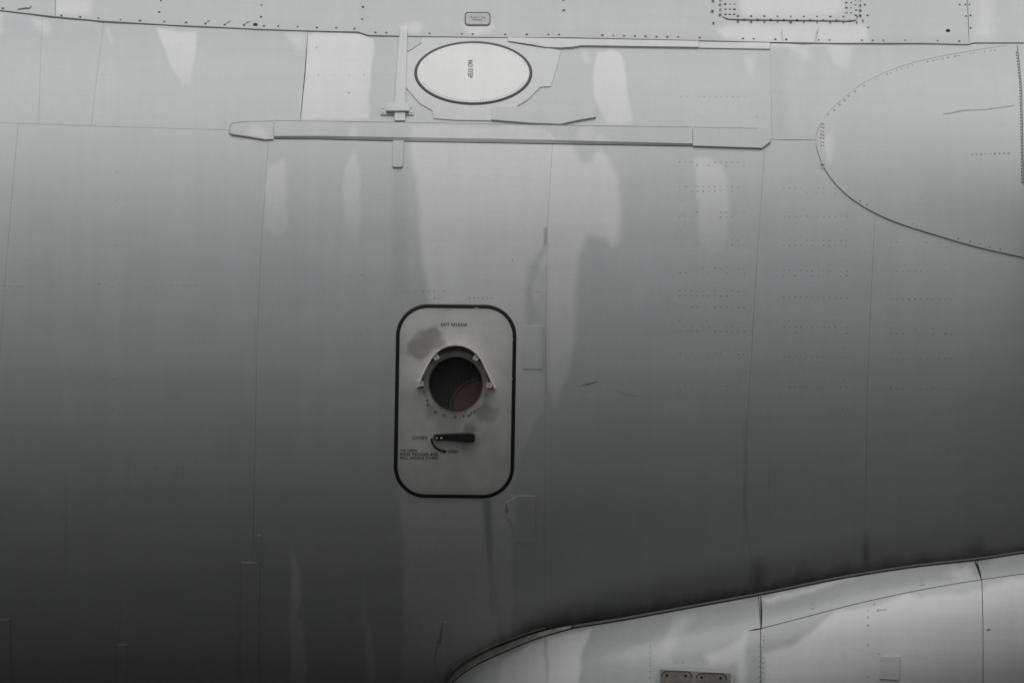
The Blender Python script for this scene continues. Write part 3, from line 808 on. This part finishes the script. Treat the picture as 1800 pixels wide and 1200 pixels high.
arc_o = np.stack([784 - 27 + 27 + 27.2 * np.cos(a), 770 + 24.6 * np.sin(a)], 1); arc_i = np.stack([784 + 23.4 * np.cos(a), 770 + 20.8 * np.sin(a)], 1)
band('arrow_marking', arc_o, arc_i, FUS, .0036, .0036, M_INK, hat, closed=False)
link('arrow_head_marking', mesh('arrow_head_marking', FUS([778.5, 786.5, 778.5, 781], [788, 792.8, 797, 792.6], .0037), [(0, 1, 2, 3)], False), M_INK, hat)
# handle
ho = [(763 - 1.2, 766.5), (762.5, 764), (765, 762.4), (770, 762), (790, 761), (812, 760), (830, 760.6), (834.5, 762), (834.8, 772), (832, 774.5), (820, 774.8), (806, 773.6), (785, 771.2), (768, 772.2), (763, 770.6)]
plate('handle', ho, FUS, .022, .020, M_HANDLE, hat, 40, label='black tapered lever handle')
plate('handle_grip', [(806, 761.5), (829, 761.8), (832.5, 764), (832.8, 771.5), (828, 773.2), (808, 772.2)], FUS, .028, .008, M_HANDLE, hat, 40)
dots('handle_rivets', [(767.5, 767.6), (776, 767.6)], FUS, 2.0, M_SCREW, hat, .0225, .002, 10)

# ------------------------------------------------------------------ small fixed plates beside the hatch
plate('hinge_plate', [(921, 573), (956, 574), (955, 612), (953, 648.5), (920, 648)], FUS, .0022, .0022, M_SKIN, air, 8, label='thin upright plate on the skin right of the hatch')
plate('latch_plate', [(911, 870.5), (941, 871), (942, 951), (902, 951), (902.5, 922), (889, 904), (896, 902), (890, 883)], FUS, .0035, .0035, M_SKIN, air, 8, label='notched plate on the skin below right of the hatch')
for outl in ([(425, 987.5), (456, 988), (454, 1213), (424, 1213)], [(206, 1132), (222, 1132), (221, 1213), (205, 1213)], [(-30, 1087), (16, 1087), (20, 1213), (-30, 1213)],
             [(452.5, 940), (458, 940), (458.5, 987), (453, 987)], [(767, 1143), (776, 1137), (779, 1093), (786, 1091), (785, 1180), (767, 1200)]):
    plate('frame_strap', outl, FUS, .0045, .0045, M_SKIN, air, 10)
# score marks
def scratch(pts, w, mat, smap=FUS, off=.0006, par=skin, nm='scratch'):
    p = resample(pts, 14, False); tg = np.gradient(p, axis=0); tg /= np.hypot(tg[:, 0], tg[:, 1])[:, None]
    nr = np.stack([-tg[:, 1], tg[:, 0]], 1) * (w / 2) * np.sin(np.linspace(.25, math.pi - .25, 14))[:, None]
    return band(nm, p + nr, p - nr, smap, off, off, mat, par, closed=False)
scratch([(1018, 678.5), (1036, 674), (1052, 670)], 1.4, M_RIVETD)
scratch([(1082, 684), (1100, 693), (1122, 695)], 1.2, M_RIVET)
scratch([(446, 640), (449, 560)], .8, M_RIVET)
for x0, y0, y1 in ((228, 790, 870), (115, 790, 1180), (118, 850, 1000), (212, 1040, 1130), (958, 402, 440), (1352, 800, 900), (1309, 745, 930)):
    scratch([(x0, y0), (x0 - 1, (y0 + y1) / 2), (x0 - 2, y1)], 1.2, M_RIVET)

scratch([(541, 57), (536, 130), (527.5, 212)], 2.0, M_GASKET, off=.0007, nm='skin_seam_gap')
scratch([(1356, 246), (1400, 246.3), (1434, 246)], 1.0, M_RIVETD, off=.0007, nm='skin_seam_gap')
# ------------------------------------------------------------------ rivets
rv = []
def row(x0, x1, y, n_, dy=0.0, keep=.9):
    for i in range(n_):
        if random.random() < keep: rv.append((x0 + (x1 - x0) * i / (n_ - 1) + random.uniform(-.6, .6), y + dy * i / (n_ - 1) + random.uniform(-.4, .4)))
for y, kp in ((284, .8), (290, .5), (327, .7), (335, .7), (372, .4), (380, .6), (420, .5), (428, .5), (470, .6), (478, .3), (510, .9), (518, .95), (538, .7), (572, .6), (580, .95), (620, .7), (676, .6), (684, .3)):
    row(1195, 1308, y, 12, 1, kp)
for y, kp in ((330, .7), (338, .4), (379, .7), (421, .7), (430, .6), (474, .6), (483, .5), (521, .9), (573, .9), (584, .4), (625, .6), (678, .9)):
    row(1378, 1488, y, 12, 1, kp)
for y, kp in ((424, .6), (434, .4), (475, .6), (524, .95), (575, .7), (585, .5), (628, .8), (681, .7)):
    row(1566, 1672, y, 11, 1, kp)
row(1198, 1308, 170, 12, 0, .8); row(1198, 1330, 205, 12, 0, .4)
row(0, 38, 502, 8, 0, .9); row(285, 390, 500, 12, 2, .7); row(150, 210, 498, 6, 0, .5)
row(718, 780, 511, 8, 0, .8); row(764, 777, 523, 3); row(826, 864, 523, 6); row(930, 960, 505, 3, 12, .8)
row(275, 330, 822, 7, 0, .6); row(300, 320, 829, 3)
row(560, 640, 132, 4, 0, .9); row(556, 556, 83, 2); row(612, 614, 163, 2)
row(820, 870, 185, 2)
for y in range(300, 1000, 26):                        # faint frame lines
    for x in (205, 640, 905, 1200, 1490):
        if 700 < x < 910 and 520 < y < 890: continue
        if random.random() < .35: rv.append((x - (y - 300) * .02 + random.uniform(-1, 1), y + random.uniform(-2, 2)))
for y in range(920, 1180, 22):
    for x in (300, 700, 740, 905, 1060): 
        if y < J_LINE(x) - 10 and random.random() < .6: rv.append((x + random.uniform(-2, 2), y + random.uniform(-3, 3)))
dots('skin_rivets', rv, FUS, 1.25, M_RIVET, skin, .0004, .0008, 8, jitter=.7)
# dark rivets along the top seam and on the upper fairing
rd = [(108, 29.8), (141, 32.2), (173, 34.6), (212, 37), (246, 38.6), (289, 40.5), (327, 41.7), (361, 43.8), (395, 45.7), (429, 46.3), (464, 47.8), (489, 48), (523, 49), (557, 50.5), (591, 51), (623, 52.5), (5, 17)]
rd += [(283, 3), (280, 23), (460, 10.5), (459, 31.5), (638, 14), (636.5, 35.5), (990, 2), (991, 20), (1520, 10), (1525, 29), (1526, 50), (1704, 10), (1706, 29), (1706, 51), (1698, 30), (1697, 10), (1687, 10)]
x = 660
while x < 1690:
    rd.append((x, float(U_SEAM(x)) - 5)) if not (690 < x < 745) and random.random() < .5 else None
    x += 19
dots('fairing_rivets', rd, UPP, 2.0, M_RIVETD, upf, .0065, .0012, 8, .62, jitter=.5)
# drips wiped from the rivets
for x, y, l_ in ((361, 43.5, 9), (395, 45.5, 11), (429, 46, 12)): scratch([(x + 1, y - 1), (x + l_, y - l_ * .62)], .9, M_RIVETD, UPP, .0072, upf, 'wipe_mark')
scratch([(30, 19), (45, 17), (52, 17), (56, 13)], 2.2, M_RIVETD, UPP, .0072, upf, 'wipe_mark')
scratch([(1375, 52), (1374, 66), (1376, 75)], 2.0, M_RIVET, UPP, .0072, upf, 'wipe_mark')
scratch([(1439, 50), (1435, 64), (1434, 75)], 3.0, M_RIVET, UPP, .0072, upf, 'wipe_mark')
# riveted patch with doubled rows
pat = [(1266, -130), (1512, -130), (1508, 30), (1504, 38), (1494, 39.5), (1300, 37), (1280, 36), (1270, 32)]
plate('repair_patch', pat, UPP, .0095, .004, M_SKIN, upf, 8, 'upp', 'riveted patch plate at the top right')
px_ = []
for yy in range(-120, 30, 9):
    for xx in (1266, 1275, 1283, 1291): px_.append((xx + random.uniform(-.6, .6), yy + 4.5))
    for xx in (1488, 1496, 1504, 1512): px_.append((xx + random.uniform(-.6, .6), yy + 2 + (4 if xx > 1500 else 0)))
for k in range(10): px_ += [(1297 + 23.2 * k, 31.5 + .12 * k), (1297 + 23.2 * k, 40 + .2 * k), (1308 + 23.2 * k, 37 + .2 * k)]
px_ += [(1253, 4), (1254, 43), (1252, 22)]
dots('patch_rivets', px_, UPP, 2.1, M_RIVETD, upf, .0096, .0014, 8, .7, jitter=.6)
xs = np.linspace(1276, 1502, 120)
band('patch_sealant', np.stack([xs, np.interp(xs, [1276, 1300, 1494, 1502], [34.5, 35.8, 38.2, 37.4])], 1), np.stack([xs, np.interp(xs, [1276, 1300, 1494, 1502], [36, 37.8, 40.2, 39.2])], 1), UPP, .0098, .0066, M_GASKET, upf, closed=False)
# placard
prr = [(839.5 + u, 35.7 + v) for u, v in round_rect(22.5, 11.6, 6, 8)]
pri = [(839.5 + u, 35.7 + v) for u, v in round_rect(20.8, 10.2, 5, 8)]
plate('placard', prr, UPP, .0085, .003, M_PLACARD, upf, 6, 'upp', 'small rounded grey placard with tiny print')
band('placard_border', prr, pri, UPP, .0093, .0093, M_GASKET, upf)
V, F = [], []
for x0, x1, y0, y1 in ((826.6, 829, 31.8, 34), (827.6, 828.2, 34, 35.6), (830.9, 832, 31.8, 38.4), (833, 837.2, 32.9, 34.1), (838, 840, 33, 34.2), (840.8, 842.6, 33, 34.2), (846.4, 848.2, 32, 35), (850, 853, 32.8, 35),
                       (832.6, 836, 36.8, 38), (836.8, 840, 36.8, 38.2), (841.2, 843.4, 36.9, 38.9), (844, 846.6, 36.8, 38.8)):
    b = len(V); V += list(UPP([x0, x1, x1, x0], [y0, y0, y1, y1], .0096)); F.append((b, b + 1, b + 2, b + 3))
link('placard_print', mesh('placard_print', V, F, False), M_INKG, upf)
for x, y, rx in ((1666.3, 55.8, 4.1), (449, 45.4, 4.2)):
    a = np.arange(16) * 2 * math.pi / 16
    link('drain_hole', mesh('drain_hole', UPP(x + rx * np.cos(a), y + rx * .55 * np.sin(a), .0068), [tuple(range(16))], False), M_HOLE, upf)

# ------------------------------------------------------------------ lower fairing
low = empty('lower_fairing', (0, 0, 0), 'bulging white fairing curving up along the bottom right'); low.parent = air
X1 = polyx([(1333, 1040), (1337, 1104), (1338, 1330)]); X2 = polyx([(1716, 975), (1721, 1000), (1726, 1020), (1728, 1100), (1728, 1330)])
BOT = lambda q: J_LINE(q) + 325.0
def fair(xl, xr, yt, yb, st=4.0):
    PX, PY = patch(xl, xr, yt, yb, st, .7)
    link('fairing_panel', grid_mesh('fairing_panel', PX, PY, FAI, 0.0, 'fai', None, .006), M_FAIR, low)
JT = lambda q: J_LINE(q) + 1.0
fair(cst(772), X1, JT, BOT, 3.5); fair(X1, X2, JT, K_LINE, 3.5); fair(X1, X2, K_LINE, BOT, 3.5)
fair(X2, cst(2660), JT, K_LINE, 6); fair(X2, cst(2660), K_LINE, BOT, 6)
PX, PY = patch(cst(768), cst(2660), J_LINE, BOT, 14, 0)
link('fairing_backing', grid_mesh('fairing_backing', PX, PY, FAI, -.006, 'fai'), M_SEAL, low)
xs = np.linspace(772, 2640, 160)
pa = FAI(xs, BOT(xs) - .5, -.001); pb = pa.copy(); pb[:, 1] = R; pb[:, 2] = np.minimum(pa[:, 2] - .12, H + ZA - R - .05)
n = len(xs)
link('fairing_underside', mesh('fairing_underside', list(pa) + list(pb), [(i, n + i, n + i + 1, i + 1) for i in range(n - 1)], True), M_FAIR, low)
# ledge that closes the fairing's top edge onto the fuselage
xs = np.linspace(772, 2640, 400)
pa, pb = FUS(xs, J_LINE(xs), -.01), FAI(xs, J_LINE(xs) + .3, -.002)
V = list(pa) + list(pb); n = len(xs)
link('fairing_ledge', mesh('fairing_ledge', V, [(i, i + 1, n + i + 1, n + i) for i in range(n - 1)], True), M_SEAL, low)
# seal and edge strip along the junction
xs = np.concatenate([np.linspace(772, 1000, 120), np.linspace(1004, 2640, 300)])
wd = np.interp(xs, [772, 800, 900, 960, 1010, 1330, 1800], [14, 12, 9, 6.5, 2.6, 1.3, 1.1])
for sel, em in ((xs < 1012, M_EDGE), (xs > 1000, M_SEAL)):
    xk, wk = xs[sel], wd[sel]
    band('edge_strip', np.stack([xk, J_LINE(xk) + .4], 1), np.stack([xk, J_LINE(xk) + .4 + wk], 1), FAI, .009, .006, em, low, 'worn beige edge strip along the lower fairing' if em is M_EDGE else None, k=2, closed=False, thick=.006)
band('grime_bead', np.stack([xs, J_LINE(xs) + wd - .3], 1), np.stack([xs, J_LINE(xs) + wd + 1.8], 1), FAI, .0045, .0008, M_GRIME, low, closed=False)
xs = np.linspace(786, 960, 60)
band('seal_lip', np.stack([xs, J_LINE(xs) - 12 + .02 * (xs - 786)], 1), np.stack([xs, J_LINE(xs) - 10.6 + .02 * (xs - 786)], 1), FUS, .007, .006, M_EDGE, low, closed=False, thick=.006)
wedge = [(1337.5, 1100), (1338, 1200)]
sp = [(1342.5, y) for y in (1117, 1124)] + [(1335, 1134 + 9 * i) for i in range(8)] + [(1341, 1136 + 9 * i) for i in range(7)]
sp += [(1143, 1102 + 11 * i) for i in range(9)] + [(1526, y) for y in (1072, 1084, 1098, 1132, 1188)] + [(1536, 1061), (1543, 1072), (1556, 1071), (1544, 1147), (1188, 1163), (1201, 1163)]
dots('fairing_fasteners', sp, FAI, 1.5, M_RIVET, low, .0006, .001, 8, jitter=.6)
scratch([(1543, 1072), (1556, 1070.5)], 1.2, M_RIVET, FAI, .0008, low)
scratch([(1734, 1107), (1741, 1105)], 4, M_RUST, FAI, .0008, low, 'rust_mark')
scratch([(1337.3, 1046), (1338.2, 1075), (1338.6, 1104)], 3.2, M_GRIME, FAI, .0008, low, 'gap_grime')
scratch([(1712, 982), (1720, 1000), (1725.5, 1019)], 4.0, M_GRIME, FAI, .0008, low, 'gap_grime')
scratch([(1316, 1108), (1338, 1104), (1345, 1102)], 2.2, M_GRIME, FAI, .0008, low, 'gap_grime')
plate('small_cover_plate', [(1548, 1153.5), (1582, 1153.5), (1580, 1194), (1546, 1192)], FAI, .005, .005, M_SKIN, low, 8, 'fai', 'small square raised plate on the lower fairing', add=(.1, 0, 0))
for x, y in ((1429, 1064), (1621, 1023)):
    o_ = [(x - 3, y - 6), (x + 3, y - 6), (x + 4, y + 5), (x - 4, y + 6)]; i_ = [(x - 1.6, y - 4.5), (x + 1.6, y - 4.5), (x + 2.4, y + 3.6), (x - 2.4, y + 4.4)]
    band('stencil_mark', o_, i_, FAI, .0012, .0012, M_RIVET, low)
# box with two screwed covers at the bottom edge
bx0 = [(1158, 1176), (1161, 1173), (1280, 1178), (1288, 1183), (1290, 1300), (1156, 1300)]
plate('screened_box', bx0, FAI, .030, .030, M_SKIN, low, 12, 'fai', 'raised rectangular box at the bottom edge')
plate('box_face', [(1159.5, 1180), (1284, 1185), (1286, 1298), (1158, 1298)], FAI, .034, .004, M_OLIVE, low, 12, 'fai')
for xa, xb in ((1161, 1215), (1222, 1276)):
    yo = 1183 if xa < 1200 else 1185.5
    o_ = [(xa + 1 + u + (xb - xa) / 2, yo + 60 + v) for u, v in round_rect((xb - xa) / 2, 60, 8, 6)]
    i_ = [(xa + 1 + u + (xb - xa) / 2, yo + 60 + v) for u, v in round_rect((xb - xa) / 2 - 1.4, 58.6, 7, 6)]
    plate('box_cover', o_, FAI, .037, .003, M_FLANGE, low, 12, 'fai')
    band('cover_gap', o_, i_, FAI, .0376, .0376, M_HOLE, low)
    dots('cover_screws', [(xa + 11, yo + 7), (xb - 10, yo + 7.5)], FAI, 2.3, M_HOLE, low, .0374, .001, 10)

# ------------------------------------------------------------------ wing growing out of the fillet, beyond the frame at the right
def wing_section(yy):
    le = 2.31 + .16 * max(0.0, .4 - yy); tc_ = .36 - .02 * max(0, -yy); ch = 5.0
    zc = H + .78
    pts = []
    for i in range(17):
        a = math.pi * (i / 16 - .5) * .98
        pts.append((le + .5 * (1 - math.cos(a)) , zc + tc_ / 2 * math.sin(a) * 1.0))
    return [(le + ch, zc - tc_ / 2)] + [(le + .5, zc - tc_ / 2)] + pts[1:-1] + [(le + .5, zc + tc_ / 2)] + [(le + ch, zc + tc_ / 2)]
V, F = [], []
ysec = [1.0, .4, -.6, -2.0, -4.0, -6.0]
for yy in ysec: V += [(x, yy, z) for x, z in wing_section(yy)]
n = len(wing_section(0))
for j in range(len(ysec) - 1):
    for i in range(n): F.append((j * n + i, j * n + (i + 1) % n, (j + 1) * n + (i + 1) % n, (j + 1) * n + i))
F.append(tuple((len(ysec) - 1) * n + i for i in range(n)))
link('wing', mesh('wing', V, F, False), M_SKIN, air, 'white wing beginning beyond the fillet at the right')
